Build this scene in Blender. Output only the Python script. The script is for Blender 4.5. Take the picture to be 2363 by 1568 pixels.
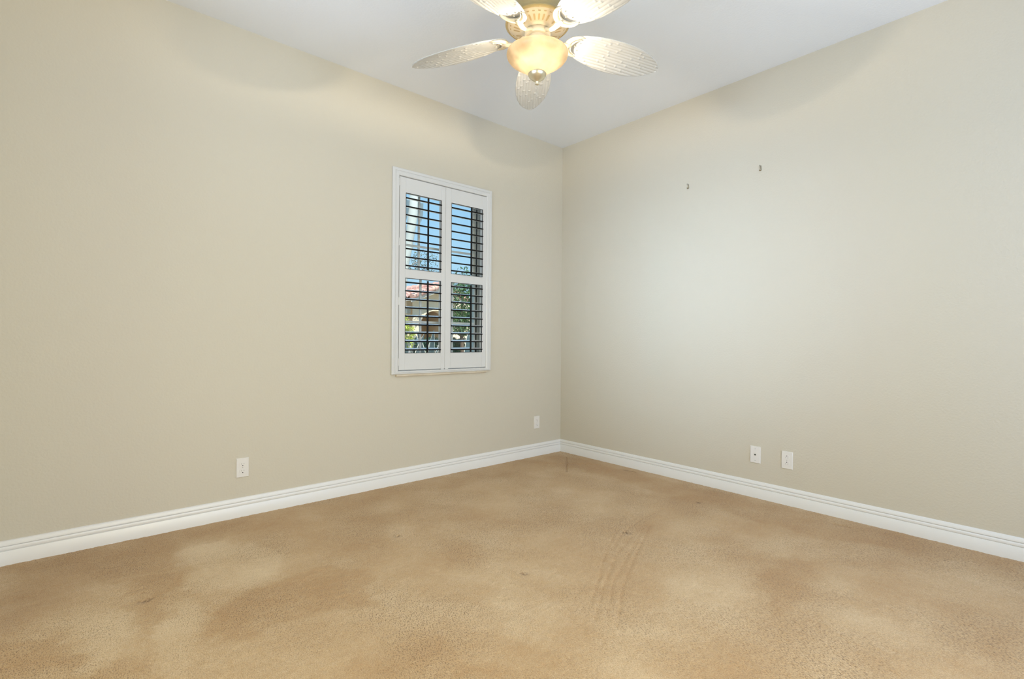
import bpy, math, random
import numpy as np
from mathutils import Vector, Matrix

random.seed(7)
S = bpy.context.scene
COL = S.collection
for o in list(bpy.data.objects):
    bpy.data.objects.remove(o, do_unlink=True)

# ------------------------------------------------------------------ camera
CAM_LOC = Vector((-3.30627, -3.11346, 1.01315))
F = Vector((0.65734637, 0.75358629, -0.00185907))
R = Vector((0.75357435, -0.65731679, 0.00776784))
U = Vector((-0.00463174, 0.00650711, 0.9999681))
cam = bpy.data.cameras.new('camera')
cam.sensor_fit = 'HORIZONTAL'
cam.sensor_width = 36.0
cam.lens = 1151.66 / 2363 * 36.0
cam.clip_start = 0.02
cam.clip_end = 200
co = bpy.data.objects.new('camera', cam)
COL.objects.link(co)
M = Matrix((R, U, -F)).transposed().to_4x4()
M.translation = CAM_LOC
co.matrix_world = M
S.camera = co

# ------------------------------------------------------------------ world, light, exposure
S.view_settings.view_transform = 'Standard'
S.view_settings.look = 'None'
S.view_settings.exposure = 0.10
S.view_settings.gamma = 1.0
S.view_settings.use_curve_mapping = False

w = bpy.data.worlds.new('sky')
S.world = w
w.use_nodes = True
nt = w.node_tree
nt.nodes.clear()
wo = nt.nodes.new('ShaderNodeOutputWorld')
bg = nt.nodes.new('ShaderNodeBackground')
tc = nt.nodes.new('ShaderNodeTexCoord')
sx = nt.nodes.new('ShaderNodeSeparateXYZ')
rp = nt.nodes.new('ShaderNodeValToRGB')
nt.links.new(tc.outputs['Generated'], sx.inputs[0])
nt.links.new(sx.outputs['Z'], rp.inputs[0])
nt.links.new(rp.outputs[0], bg.inputs[0])
nt.links.new(bg.outputs[0], wo.inputs[0])
e = rp.color_ramp.elements
e[0].position = 0.0
e[0].color = (0.50, 0.74, 0.90, 1)
e[1].position = 0.7
e[1].color = (0.22, 0.46, 0.80, 1)
n = e.new(0.22)
n.color = (0.37, 0.65, 0.92, 1)
bg.inputs[1].default_value = 1.06


def light(name, kind, loc, energy, color, **kw):
    d = bpy.data.lights.new(name, kind)
    d.energy = energy
    d.color = color
    tgt = kw.pop('target', None)
    for k, v in kw.items():
        setattr(d, k, v)
    o = bpy.data.objects.new(name, d)
    COL.objects.link(o)
    o.location = loc
    if tgt is not None:
        o.rotation_euler = (Vector(tgt) - Vector(loc)).to_track_quat('-Z', 'Y').to_euler()
    return o


light('sun', 'SUN', (2, -8.2, 11.2), 5.6, (1.0, 0.93, 0.82), angle=0.009, target=(4.6, 1.2, 0))
# side beam: window light read off the right-wall patch; the rest are added fill
RECT = dict(shape='RECTANGLE')
light('daylight_side_beam', 'AREA', (-4.78, -1.70, 1.50), 4.8, (0.55, 0.74, 1), size=0.8, size_y=0.7, spread=math.radians(34), target=(0, -1.22, 1.36), **RECT)
light('fill_side', 'AREA', (-4.78, -1.9, 1.50), 8.5, (1, 0.93, 0.30), size=1.9, size_y=1.3, spread=math.radians(150), target=(0, -1.9, 1.5), **RECT)  # broad yellow fill lamp added at the side opening
light('fill_rear_left', 'AREA', (-2.7, -4.42, 1.25), 43, (1, 0.92, 0.64), size=0.9, size_y=1.0, spread=math.radians(160), target=(-2.9, 0, 0.6), **RECT)  # warm fill lamp added behind the camera for the left wall
light('fill_rear_right', 'AREA', (-1.3, -4.42, 1.35), 34, (0.49, 0.66, 1), size=1.3, size_y=1.2, spread=math.radians(160), target=(-1.3, 0, 1.3), **RECT)  # cool fill lamp added behind the camera
light('fill_ceiling_side', 'AREA', (-4.78, -1.9, 1.40), 33, (0.52, 0.66, 1), size=1.9, size_y=1.2, spread=math.radians(120), target=(-2.6, -1.7, 4.0), **RECT)  # upward fill lamp added to brighten the ceiling

# ------------------------------------------------------------------ materials
MATS = {}


def mat(name, color, rough=0.5, metal=0.0, spec=0.5, bump=None, coat=0.0, var=None):
    m = bpy.data.materials.new(name)
    m.use_nodes = True
    t = m.node_tree
    b = t.nodes['Principled BSDF']
    b.inputs['Base Color'].default_value = (*color, 1)
    b.inputs['Roughness'].default_value = rough
    b.inputs['Metallic'].default_value = metal
    b.inputs['Specular IOR Level'].default_value = spec
    b.inputs['Coat Weight'].default_value = coat
    if bump or var:
        c = t.nodes.new('ShaderNodeTexCoord')
    if bump:
        sc, st, dist = bump
        nz = t.nodes.new('ShaderNodeTexNoise')
        nz.inputs['Scale'].default_value = sc
        nz.inputs['Detail'].default_value = 3
        bp = t.nodes.new('ShaderNodeBump')
        bp.inputs['Strength'].default_value = st
        bp.inputs['Distance'].default_value = dist
        t.links.new(c.outputs['Object'], nz.inputs['Vector'])
        t.links.new(nz.outputs[0], bp.inputs['Height'])
        t.links.new(bp.outputs[0], b.inputs['Normal'])
    if var:
        sc, c2 = var
        nz2 = t.nodes.new('ShaderNodeTexNoise')
        nz2.inputs['Scale'].default_value = sc
        nz2.inputs['Detail'].default_value = 4
        mx = t.nodes.new('ShaderNodeMix')
        mx.data_type = 'RGBA'
        mx.inputs[6].default_value = (*color, 1)
        mx.inputs[7].default_value = (*c2, 1)
        mr = t.nodes.new('ShaderNodeMapRange')
        mr.inputs[1].default_value = 0.35
        mr.inputs[2].default_value = 0.65
        t.links.new(c.outputs['Object'], nz2.inputs['Vector'])
        t.links.new(nz2.outputs[0], mr.inputs[0])
        t.links.new(mr.outputs[0], mx.inputs[0])
        t.links.new(mx.outputs[2], b.inputs['Base Color'])
    MATS[name] = m
    return m


WALL = mat('wall_paint', (0.622, 0.572, 0.470), 0.6, spec=0.25, bump=(95, 0.35, 0.004))
CEIL = mat('ceiling_paint', (0.86, 0.885, 0.915), 0.8, spec=0.2, bump=(80, 0.3, 0.003))
TRIM = mat('trim_paint', (0.80, 0.785, 0.76), 0.35)
SHUT = mat('shutter_paint', (0.68, 0.675, 0.66), 0.3)
BACKLIT = mat('backlit_shade', (0.006, 0.005, 0.005), 0.5, spec=0.2)  # backlit silhouette of the white shutter painted in near-black
ALU = mat('window_aluminium', (0.62, 0.64, 0.61), 0.45)
GASK = mat('gasket', (0.01, 0.012, 0.013), 0.6)
LOUVW = mat('louver_paint', (0.90, 0.90, 0.90), 0.2, coat=0.6)
MARBLE = mat('sill_marble', (0.66, 0.58, 0.45), 0.35, var=(14, (0.58, 0.50, 0.38)))
PLATE = mat('plate_plastic', (0.78, 0.75, 0.71), 0.35)
SLOT = mat('slot_black', (0.012, 0.010, 0.009), 0.7)
SCREW = mat('screw_paint', (0.45, 0.44, 0.42), 0.4)
STEEL = mat('nickel', (0.55, 0.53, 0.48), 0.25, metal=1.0)
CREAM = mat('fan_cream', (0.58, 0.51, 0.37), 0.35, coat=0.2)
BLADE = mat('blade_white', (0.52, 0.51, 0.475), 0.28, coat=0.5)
CREAM_LAMPLIT = mat('fan_cream_lamplit', (0.40, 0.31, 0.14), 0.35, coat=0.2)  # cream with the lamp's warm tint and shade put into the colour
VENT_SHADE = mat('vent_slot_shade', (0.40, 0.30, 0.15), 0.6)  # shade of the slots painted as flat tan ovals on the plate
FIN = mat('finial_metal', (0.74, 0.66, 0.47), 0.33, metal=0.85)
STUCCO = mat('stucco', (0.88, 0.76, 0.58), 0.9, bump=(30, 0.3, 0.01))
STUCCO_SHADE = mat('stucco_niche_shade', (0.62, 0.42, 0.24), 0.9)  # shadow inside the arch painted as a darker stucco
FASCIA = mat('fascia_paint', (0.80, 0.76, 0.68), 0.6)
TILE = mat('roof_tile', (0.72, 0.36, 0.30), 0.8, var=(6, (0.82, 0.52, 0.44)))
BOUNCE_GROUND = mat('gravel', (0.62, 0.54, 0.43), 0.9, var=(5, (0.50, 0.43, 0.34)))  # made pale as an added reflector that fills the house front
LEAF_D = mat('leaf_dark', (0.045, 0.115, 0.05), 0.5, var=(9, (0.10, 0.19, 0.05)))
LEAF_Y = mat('leaf_lime', (0.30, 0.40, 0.04), 0.5, var=(11, (0.55, 0.60, 0.12)))
LEAF_H = mat('leaf_hedge', (0.02, 0.075, 0.045), 0.6, var=(4, (0.045, 0.115, 0.06)))
LEAF_S = mat('leaf_sparse', (0.11, 0.14, 0.10), 0.6)
FROND = mat('frond_blue', (0.16, 0.22, 0.26), 0.6)
BARK = mat('bark_grey', (0.27, 0.27, 0.29), 0.8, var=(5, (0.40, 0.42, 0.40)))
BARKD = mat('bark_brown', (0.12, 0.085, 0.06), 0.8)
REFLECT_PALE = mat('reflection_pale', (0.42, 0.45, 0.44), 0.8, var=(3, (0.50, 0.54, 0.52)))  # colour of the blurry reflection in the window glass
AGAVE = mat('agave_blue', (0.055, 0.095, 0.105), 0.5, var=(7, (0.10, 0.15, 0.17)))
AGEDGE = mat('agave_margin', (0.80, 0.80, 0.72), 0.5)
BOXG = mat('box_grey', (0.55, 0.56, 0.52), 0.6)
ROOFD = mat('roof_slab', (0.45, 0.42, 0.38), 0.9)


def glass_mat():
    m = bpy.data.materials.new('pane_glass')
    m.use_nodes = True
    t = m.node_tree
    t.nodes.clear()
    o = t.nodes.new('ShaderNodeOutputMaterial')
    mx = t.nodes.new('ShaderNodeMixShader')
    tr = t.nodes.new('ShaderNodeBsdfTransparent')
    tr.inputs[0].default_value = (0.95, 0.975, 0.965, 1)
    gl = t.nodes.new('ShaderNodeBsdfGlossy')
    gl.inputs['Roughness'].default_value = 0.01
    fr = t.nodes.new('ShaderNodeFresnel')
    fr.inputs[0].default_value = 1.35
    t.links.new(fr.outputs[0], mx.inputs[0])
    t.links.new(tr.outputs[0], mx.inputs[1])
    t.links.new(gl.outputs[0], mx.inputs[2])
    t.links.new(mx.outputs[0], o.inputs[0])
    return m


def bowl_mat():
    m = bpy.data.materials.new('alabaster_glass')
    m.use_nodes = True
    t = m.node_tree
    t.nodes.clear()
    o = t.nodes.new('ShaderNodeOutputMaterial')
    c = t.nodes.new('ShaderNodeTexCoord')
    nz = t.nodes.new('ShaderNodeTexNoise')
    nz.inputs['Scale'].default_value = 14
    nz.inputs['Detail'].default_value = 5
    cr = t.nodes.new('ShaderNodeValToRGB')
    cr.color_ramp.elements[0].position = 0.35
    cr.color_ramp.elements[0].color = (0.240, 0.205, 0.155, 1)
    cr.color_ramp.elements[1].position = 0.65
    cr.color_ramp.elements[1].color = (0.300, 0.265, 0.212, 1)
    t.links.new(c.outputs['Object'], nz.inputs['Vector'])
    t.links.new(nz.outputs[0], cr.inputs[0])
    tl = t.nodes.new('ShaderNodeBsdfTranslucent')
    df = t.nodes.new('ShaderNodeBsdfPrincipled')
    df.inputs['Roughness'].default_value = 0.25
    m1 = t.nodes.new('ShaderNodeMixShader')
    m1.inputs[0].default_value = 0.38
    t.links.new(cr.outputs[0], tl.inputs[0])
    t.links.new(cr.outputs[0], df.inputs['Base Color'])
    t.links.new(tl.outputs[0], m1.inputs[1])
    t.links.new(df.outputs[0], m1.inputs[2])
    t.links.new(m1.outputs[0], o.inputs[0])
    return m


def carpet_mat():
    m = bpy.data.materials.new('carpet_pile')
    m.use_nodes = True
    t = m.node_tree
    N, L = t.nodes, t.links
    b = N['Principled BSDF']
    b.inputs['Roughness'].default_value = 0.95
    b.inputs['Specular IOR Level'].default_value = 0.05
    b.inputs['Sheen Weight'].default_value = 0.15
    b.inputs['Sheen Roughness'].default_value = 0.6
    c = N.new('ShaderNodeTexCoord')
    at = N.new('ShaderNodeAttribute')
    at.attribute_name = 'pile_lay'
    st = N.new('ShaderNodeAttribute')
    st.attribute_name = 'stain_shade'

    def noise(scale, detail=3, vec=None):
        q = N.new('ShaderNodeTexNoise')
        q.inputs['Scale'].default_value = scale
        q.inputs['Detail'].default_value = detail
        L.new(vec or c.outputs['Object'], q.inputs['Vector'])
        return q

    def math_(op, a, bb, clamp=False):
        q = N.new('ShaderNodeMath')
        q.operation = op
        q.use_clamp = clamp
        for i, v in enumerate((a, bb)):
            if isinstance(v, (int, float)):
                q.inputs[i].default_value = v
            else:
                L.new(v, q.inputs[i])
        return q.outputs[0]
    big = noise(3.0, 5)
    mid = noise(38, 3)
    def aniso(rot, scale):
        mp = N.new('ShaderNodeMapping')
        mp.inputs['Rotation'].default_value = (0, 0, math.radians(rot))
        mp.inputs['Scale'].default_value = scale
        L.new(c.outputs['Object'], mp.inputs[0])
        return noise(1.0, 2, mp.outputs[0])
    fine = aniso(25, (430, 330, 300))
    fleck = aniso(-38, (300, 125, 200))
    reg = noise(2.2, 2)
    v = math_('ADD', 0.5, math_('MULTIPLY', at.outputs['Fac'], 0.42))
    v = math_('ADD', v, math_('MULTIPLY', math_('SUBTRACT', big.outputs[0], 0.5), 0.95))
    v = math_('ADD', v, math_('MULTIPLY', math_('SUBTRACT', mid.outputs[0], 0.5), 0.35))
    v = math_('ADD', v, math_('MULTIPLY', math_('SUBTRACT', fine.outputs[0], 0.5), 1.7), True)
    cr = N.new('ShaderNodeValToRGB')
    cr.color_ramp.elements[0].position = 0.0
    cr.color_ramp.elements[0].color = CARPET[0]
    cr.color_ramp.elements[1].position = 1.0
    cr.color_ramp.elements[1].color = CARPET[2]
    k = cr.color_ramp.elements.new(0.5)
    k.color = CARPET[1]
    L.new(v, cr.inputs[0])
    # gaps between the tufts: short dark flecks, denser where the pile stands up
    fl = N.new('ShaderNodeMapRange')
    fl.inputs[1].default_value = 0.50
    fl.inputs[2].default_value = 0.34
    L.new(fleck.outputs[0], fl.inputs[0])
    rg = N.new('ShaderNodeMapRange')
    rg.inputs[1].default_value = 0.40
    rg.inputs[2].default_value = 0.62
    rg.inputs[3].default_value = 0.25
    rg.inputs[4].default_value = 0.85
    L.new(reg.outputs[0], rg.inputs[0])
    gap = math_('MULTIPLY', fl.outputs[0], rg.outputs[0], True)
    mg = N.new('ShaderNodeMix')
    mg.data_type = 'RGBA'
    L.new(gap, mg.inputs[0])
    L.new(cr.outputs[0], mg.inputs[6])
    mg.inputs[7].default_value = (0.20, 0.115, 0.052, 1)
    mx = N.new('ShaderNodeMix')
    mx.data_type = 'RGBA'
    L.new(st.outputs['Fac'], mx.inputs[0])
    L.new(mg.outputs[2], mx.inputs[6])
    mx.inputs[7].default_value = (0.12, 0.055, 0.022, 1)
    L.new(mx.outputs[2], b.inputs['Base Color'])
    bp = N.new('ShaderNodeBump')
    bp.inputs['Strength'].default_value = 0.6
    bp.inputs['Distance'].default_value = 0.004
    L.new(math_('ADD', fine.outputs[0], fleck.outputs[0]), bp.inputs['Height'])
    L.new(bp.outputs[0], b.inputs['Normal'])
    return m


CARPET = [(0.47, 0.275, 0.118, 1), (0.575, 0.388, 0.205, 1), (0.74, 0.56, 0.35, 1)]
GLASS = glass_mat()
BOWL = bowl_mat()
CARP = carpet_mat()


# ------------------------------------------------------------------ mesh builder
class MB:
    def __init__(self):
        self.v, self.f, self.m = [], [], []
        self.mi = 0

    def add(self, vs, fs):
        n = len(self.v)
        self.v += [tuple(x) for x in vs]
        self.f += [tuple(i + n for i in q) for q in fs]
        self.m += [self.mi] * len(fs)
        return self

    def box(self, x0, x1, y0, y1, z0, z1):
        vs = [(x, y, z) for x in (x0, x1) for y in (y0, y1) for z in (z0, z1)]
        return self.add(vs, [(0, 1, 3, 2), (4, 6, 7, 5), (0, 4, 5, 1), (2, 3, 7, 6), (0, 2, 6, 4), (1, 5, 7, 3)])

    def bbox(self, x0, x1, y0, y1, z0, z1, b, axis='y', sign=-1):
        """box with one face (axis, sign) chamfered by b"""
        lo = [x0, y0, z0]
        hi = [x1, y1, z1]
        a = 'xyz'.index(axis)
        o = [i for i in range(3) if i != a]
        back = hi[a] if sign < 0 else lo[a]
        front = lo[a] if sign < 0 else hi[a]
        mid = front - sign * b

        def ring(d, ins):
            r = []
            for (p, q) in ((0, 0), (1, 0), (1, 1), (0, 1)):
                c = [0, 0, 0]
                c[a] = d
                c[o[0]] = (hi[o[0]] - ins) if p else (lo[o[0]] + ins)
                c[o[1]] = (hi[o[1]] - ins) if q else (lo[o[1]] + ins)
                r.append(c)
            return r
        vs = ring(back, 0) + ring(mid, 0) + ring(front, b)
        fs = [(0, 1, 2, 3), (8, 9, 10, 11)]
        for k in (0, 4):
            for i in range(4):
                fs.append((k + i, k + (i + 1) % 4, k + 4 + (i + 1) % 4, k + 4 + i))
        return self.add(vs, fs)

    def lathe(self, prof, n=48, cx=0, cy=0, a0=0.0, a1=2 * math.pi, cap=False):
        full = abs(a1 - a0 - 2 * math.pi) < 1e-6
        k = n if full else n + 1
        vs, fs = [], []
        for r, z in prof:
            for i in range(k):
                a = a0 + (a1 - a0) * i / n
                vs.append((cx + r * math.cos(a), cy + r * math.sin(a), z))
        for j in range(len(prof) - 1):
            for i in range(n):
                i2 = (i + 1) % k
                fs.append((j * k + i, j * k + i2, (j + 1) * k + i2, (j + 1) * k + i))
        return self.add(vs, fs)

    def tube(self, pts, rad, n=8, flat=1.0):
        pts = [Vector(p) for p in pts]
        if not hasattr(rad, '__len__'):
            rad = [rad] * len(pts)
        vs, fs = [], []
        for i, p in enumerate(pts):
            d = (pts[min(i + 1, len(pts) - 1)] - pts[max(i - 1, 0)]).normalized()
            ref = Vector((0, 0, 1)) if abs(d.z) < 0.9 else Vector((1, 0, 0))
            s = d.cross(ref).normalized()
            u = s.cross(d)
            for k in range(n):
                a = 2 * math.pi * k / n
                vs.append(p + (s * math.cos(a) + u * math.sin(a) * flat) * rad[i])
        for i in range(len(pts) - 1):
            for k in range(n):
                fs.append((i * n + k, i * n + (k + 1) % n, (i + 1) * n + (k + 1) % n, (i + 1) * n + k))
        fs.append(tuple(range(n))[::-1])
        fs.append(tuple(range((len(pts) - 1) * n, len(pts) * n)))
        return self.add(vs, fs)

    def ball(self, c, r, n=10):
        prof = [(max(1e-5, r * math.sin(math.pi * j / n)), c[2] - r * math.cos(math.pi * j / n)) for j in range(n + 1)]
        return self.lathe(prof, n * 2, c[0], c[1])

    def build(self, name, mats, parent=None, smooth=False, loc=(0, 0, 0), auto=None):
        me = bpy.data.meshes.new(name)
        me.from_pydata(self.v, [], self.f)
        if not isinstance(mats, (list, tuple)):
            mats = [mats]
        for m in mats:
            me.materials.append(m)
        me.polygons.foreach_set('material_index', self.m)
        me.update()
        import bmesh
        bm = bmesh.new()
        bm.from_mesh(me)
        bmesh.ops.recalc_face_normals(bm, faces=bm.faces)
        bm.to_mesh(me)
        bm.free()
        if smooth:
            if auto:
                me.shade_smooth()
                me.set_sharp_from_angle(angle=math.radians(auto))
            else:
                me.shade_smooth()
        o = bpy.data.objects.new(name, me)
        COL.objects.link(o)
        o.location = loc
        if parent:
            o.parent = parent
        return o


def tag(o, label, cat, group=None):
    o['label'] = label
    o['category'] = cat
    if group:
        o['group'] = group
    return o


def thing(name, label, cat, loc=(0, 0, 0), rot=(0, 0, 0), group=None):
    o = bpy.data.objects.new(name, None)
    COL.objects.link(o)
    o.empty_display_size = 0.1
    o.location = loc
    o.rotation_euler = rot
    return tag(o, label, cat, group)


def struct(o, label=None, cat=None):
    o['kind'] = 'structure'
    if label:
        o['label'] = label
    if cat:
        o['category'] = cat
    return o


def copy_child(o, parent, name=None):
    c = o.copy()
    COL.objects.link(c)
    c.parent = parent
    return c


# ------------------------------------------------------------------ room shell
H = 2.74
XL = -3.570          # end of the window wall
WX0, WX1, WZ0, WZ1 = -1.640, -0.862, 0.783, 2.138   # window opening
mb = MB()
mb.box(XL - 0.2, WX0, 0, 0.2, -0.3, H + 0.1).box(WX1, 0.2, 0, 0.2, -0.3, H + 0.1)
mb.box(WX0, WX1, 0, 0.2, -0.3, WZ0).box(WX0, WX1, 0, 0.2, WZ1, H + 0.1)
struct(mb.build('wall_left', WALL), 'beige textured wall with the shuttered window', 'wall')
struct(MB().box(0, 0.2, -4.5, 0.0, -0.3, H + 0.1).build('wall_right', WALL),
       'beige wall with two picture hooks and two wall plates', 'wall')
mb = MB().box(XL - 0.2, XL, -0.75, 0, -0.3, H + 0.1)
mb.box(-4.7, XL - 0.2, -0.75, -0.55, -0.3, H + 0.1)
struct(mb.build('wall_near', WALL), 'beige return wall at the left edge of the picture', 'wall')
mb = MB().box(-4.9, -4.7, -4.5, -2.9, -0.3, H + 0.1).box(-4.9, -4.7, -0.9, -0.55, -0.3, H + 0.1)
mb.box(-4.9, -4.7, -2.9, -0.9, -0.3, 0.8).box(-4.9, -4.7, -2.9, -0.9, 2.2, H + 0.1)
struct(mb.build('wall_side', WALL), 'beige wall behind the photographer with a side window opening', 'wall')
mb = MB().box(-4.7, -3.2, -4.5, -4.3, -0.3, H + 0.1).box(-0.6, 0, -4.5, -4.3, -0.3, H + 0.1)
mb.box(-3.2, -0.6, -4.5, -4.3, -0.3, 0.7).box(-3.2, -0.6, -4.5, -4.3, 2.3, H + 0.1)  # opening made up to let the rear fill lamps in
struct(mb.build('wall_rear', WALL), 'beige wall behind the photographer with a wide opening added for the fill lamps', 'wall')
struct(MB().box(-4.9, 0.2, -4.5, 0.2, H, H + 0.12).build('ceiling', CEIL), 'flat off-white ceiling', 'ceiling')
struct(MB().box(-6.2, 1.0, -7.0, 0.75, H + 0.12, H + 0.3).build('roof', ROOFD), 'roof slab over the room, overhang stretched to keep the sun out', 'roof')  # unseen overhang added to block sun at the rear opening

# ------------------------------------------------------------------ carpet
LAY = [
    (-0.40, 0.04, [(-3.54, -0.03), (-3.1, 0.0), (-2.89, -0.01), (-2.93, -0.44), (-2.99, -0.59), (-3.22, -0.46), (-3.34, -0.49), (-3.52, -0.46)]),
    (-0.6, 0.03, [(-3.18, -0.51), (-2.97, -0.62), (-3.03, -0.88), (-3.12, -1.05), (-3.14, -0.82)]),
    (-0.7, 0.03, [(-2.94, -1.07), (-2.82, -0.98), (-2.68, -0.95), (-2.49, -0.91), (-2.37, -1.12), (-2.45, -1.37), (-2.61, -1.31), (-2.76, -1.26), (-2.89, -1.28), (-2.96, -1.28)]),
    (-0.6, 0.04, [(-3.49, -0.8), (-3.41, -0.84), (-3.32, -0.94), (-3.33, -1.15), (-3.47, -1.02)]),
    (-0.45, 0.05, [(-2.8, -1.6), (-2.67, -1.62), (-2.5, -1.67), (-2.4, -1.69), (-2.4, -1.79), (-2.6, -1.77)]),
    (-0.5, 0.05, [(-2.44, -1.9), (-2.33, -1.9), (-2.22, -2.02), (-2.22, -2.09)]),
    (-0.75, 0.05, [(-1.17, -2.23), (-0.74, -2.25), (-0.77, -2.37), (-1.0, -2.42), (-1.34, -2.35)]),
    (-0.60, 0.06, [(-0.12, -0.1), (-0.1, -0.93), (-0.07, -1.85), (-0.02, -2.94), (-0.23, -2.95), (-0.39, -2.23), (-0.38, -1.19), (-0.39, -0.36)]),
    (-0.3, 0.06, [(-2.87, -0.05), (-2.02, -0.07), (-0.12, -0.1), (-0.39, -0.36), (-1.81, -0.24), (-2.35, -0.28), (-2.9, -0.27)]),
    (-0.35, 0.06, [(-2.42, -0.46), (-1.96, -0.52), (-2.22, -0.85), (-2.43, -0.85)]),
    (-0.35, 0.06, [(-0.79, -1.4), (-0.11, -1.42), (-0.28, -1.62), (-0.76, -1.61), (-1.18, -1.72)]),
    (-0.25, 0.08, [(-1.12, -2.78), (-0.65, -2.97), (-1.15, -3.0), (-1.41, -2.78)]),
    (0.7, 0.05, [(-2.92, -0.27), (-2.67, -0.33), (-2.55, -0.75), (-2.67, -0.92), (-2.83, -0.92), (-2.94, -0.74)]),
    (0.4, 0.04, [(-3.37, -0.7), (-3.2, -0.73), (-3.17, -1.04), (-3.25, -1.21), (-3.31, -1.16)]),
    (0.5, 0.04, [(-3.03, -0.88), (-2.93, -0.88), (-2.95, -1.13), (-3.05, -1.38), (-3.15, -1.29), (-3.1, -1.07)]),
    (0.45, 0.06, [(-1.88, -1.43), (-1.91, -1.82), (-2.13, -1.95), (-2.14, -1.63)]),
    (0.3, 0.05, [(-2.42, -1.27), (-2.27, -1.25), (-2.32, -1.56), (-2.48, -1.53)]),
    (0.3, 0.06, [(-1.31, -1.91), (-1.24, -2.08), (-1.48, -2.19), (-1.66, -2.11)]),
    (0.35, 0.05, [(-2.82, -1.1), (-2.65, -1.17), (-2.64, -1.32), (-2.81, -1.28)]),
    (0.3, 0.05, [(-1.14, -1.11), (-0.86, -1.14), (-0.97, -1.35), (-1.29, -1.33)]),
]
TRACKS = [[(-0.93, -1.38), (-1.38, -1.61), (-1.65, -1.78), (-1.84, -1.89)],
          [(-1.06, -1.56), (-1.38, -1.67), (-1.7, -1.84), (-1.89, -1.96)],
          [(-0.95, -1.54), (-1.34, -1.71), (-1.6, -1.82), (-1.83, -1.97)],
          [(-0.96, -1.57), (-1.31, -1.73), (-1.6, -1.87), (-1.87, -2.04)],
          [(-0.66, -1.46), (-0.91, -1.48), (-1.14, -1.53), (-1.37, -1.63)]]
DENTS = [(-3.104, -0.761, .016), (-2.069, -0.809, .015), (-1.128, -1.545, .016), (-0.378, -1.539, .016), (-1.849, -1.535, .011)]
CREASES = [((-0.143, -0.207), (-0.49, -0.529), .006, .30), ((-0.484, -0.178), (-0.116, -0.551), .006, .18),
           ((-0.099, -0.772), (-0.084, -0.865), .006, .95), ((-0.136, -2.198), (-0.136, -2.281), .007, .35)]


def seg_dist(X, Y, a, b):
    ax, ay = a
    dx, dy = b[0] - ax, b[1] - ay
    t = np.clip(((X - ax) * dx + (Y - ay) * dy) / (dx * dx + dy * dy), 0, 1)
    return np.hypot(X - ax - t * dx, Y - ay - t * dy), t


def poly_sd(X, Y, pg):
    inside = np.zeros(X.shape, bool)
    d = np.full(X.shape, 1e9)
    for i in range(len(pg)):
        a, b = pg[i], pg[(i + 1) % len(pg)]
        d = np.minimum(d, seg_dist(X, Y, a, b)[0])
        c = ((a[1] > Y) != (b[1] > Y)) & (X < (b[0] - a[0]) * (Y - a[1]) / (b[1] - a[1] + 1e-12) + a[0])
        inside ^= c
    return np.where(inside, -d, d)


def vnoise(X, Y, sc, rs):
    g = rs.rand(64, 64)
    u, v = X * sc, Y * sc
    i, j = np.floor(u).astype(int), np.floor(v).astype(int)
    fu, fv = u - i, v - j
    fu, fv = fu * fu * (3 - 2 * fu), fv * fv * (3 - 2 * fv)
    G = lambda a, b: g[a % 64, b % 64]
    return (G(i, j) * (1 - fu) + G(i + 1, j) * fu) * (1 - fv) + (G(i, j + 1) * (1 - fu) + G(i + 1, j + 1) * fu) * fv - 0.5


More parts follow.
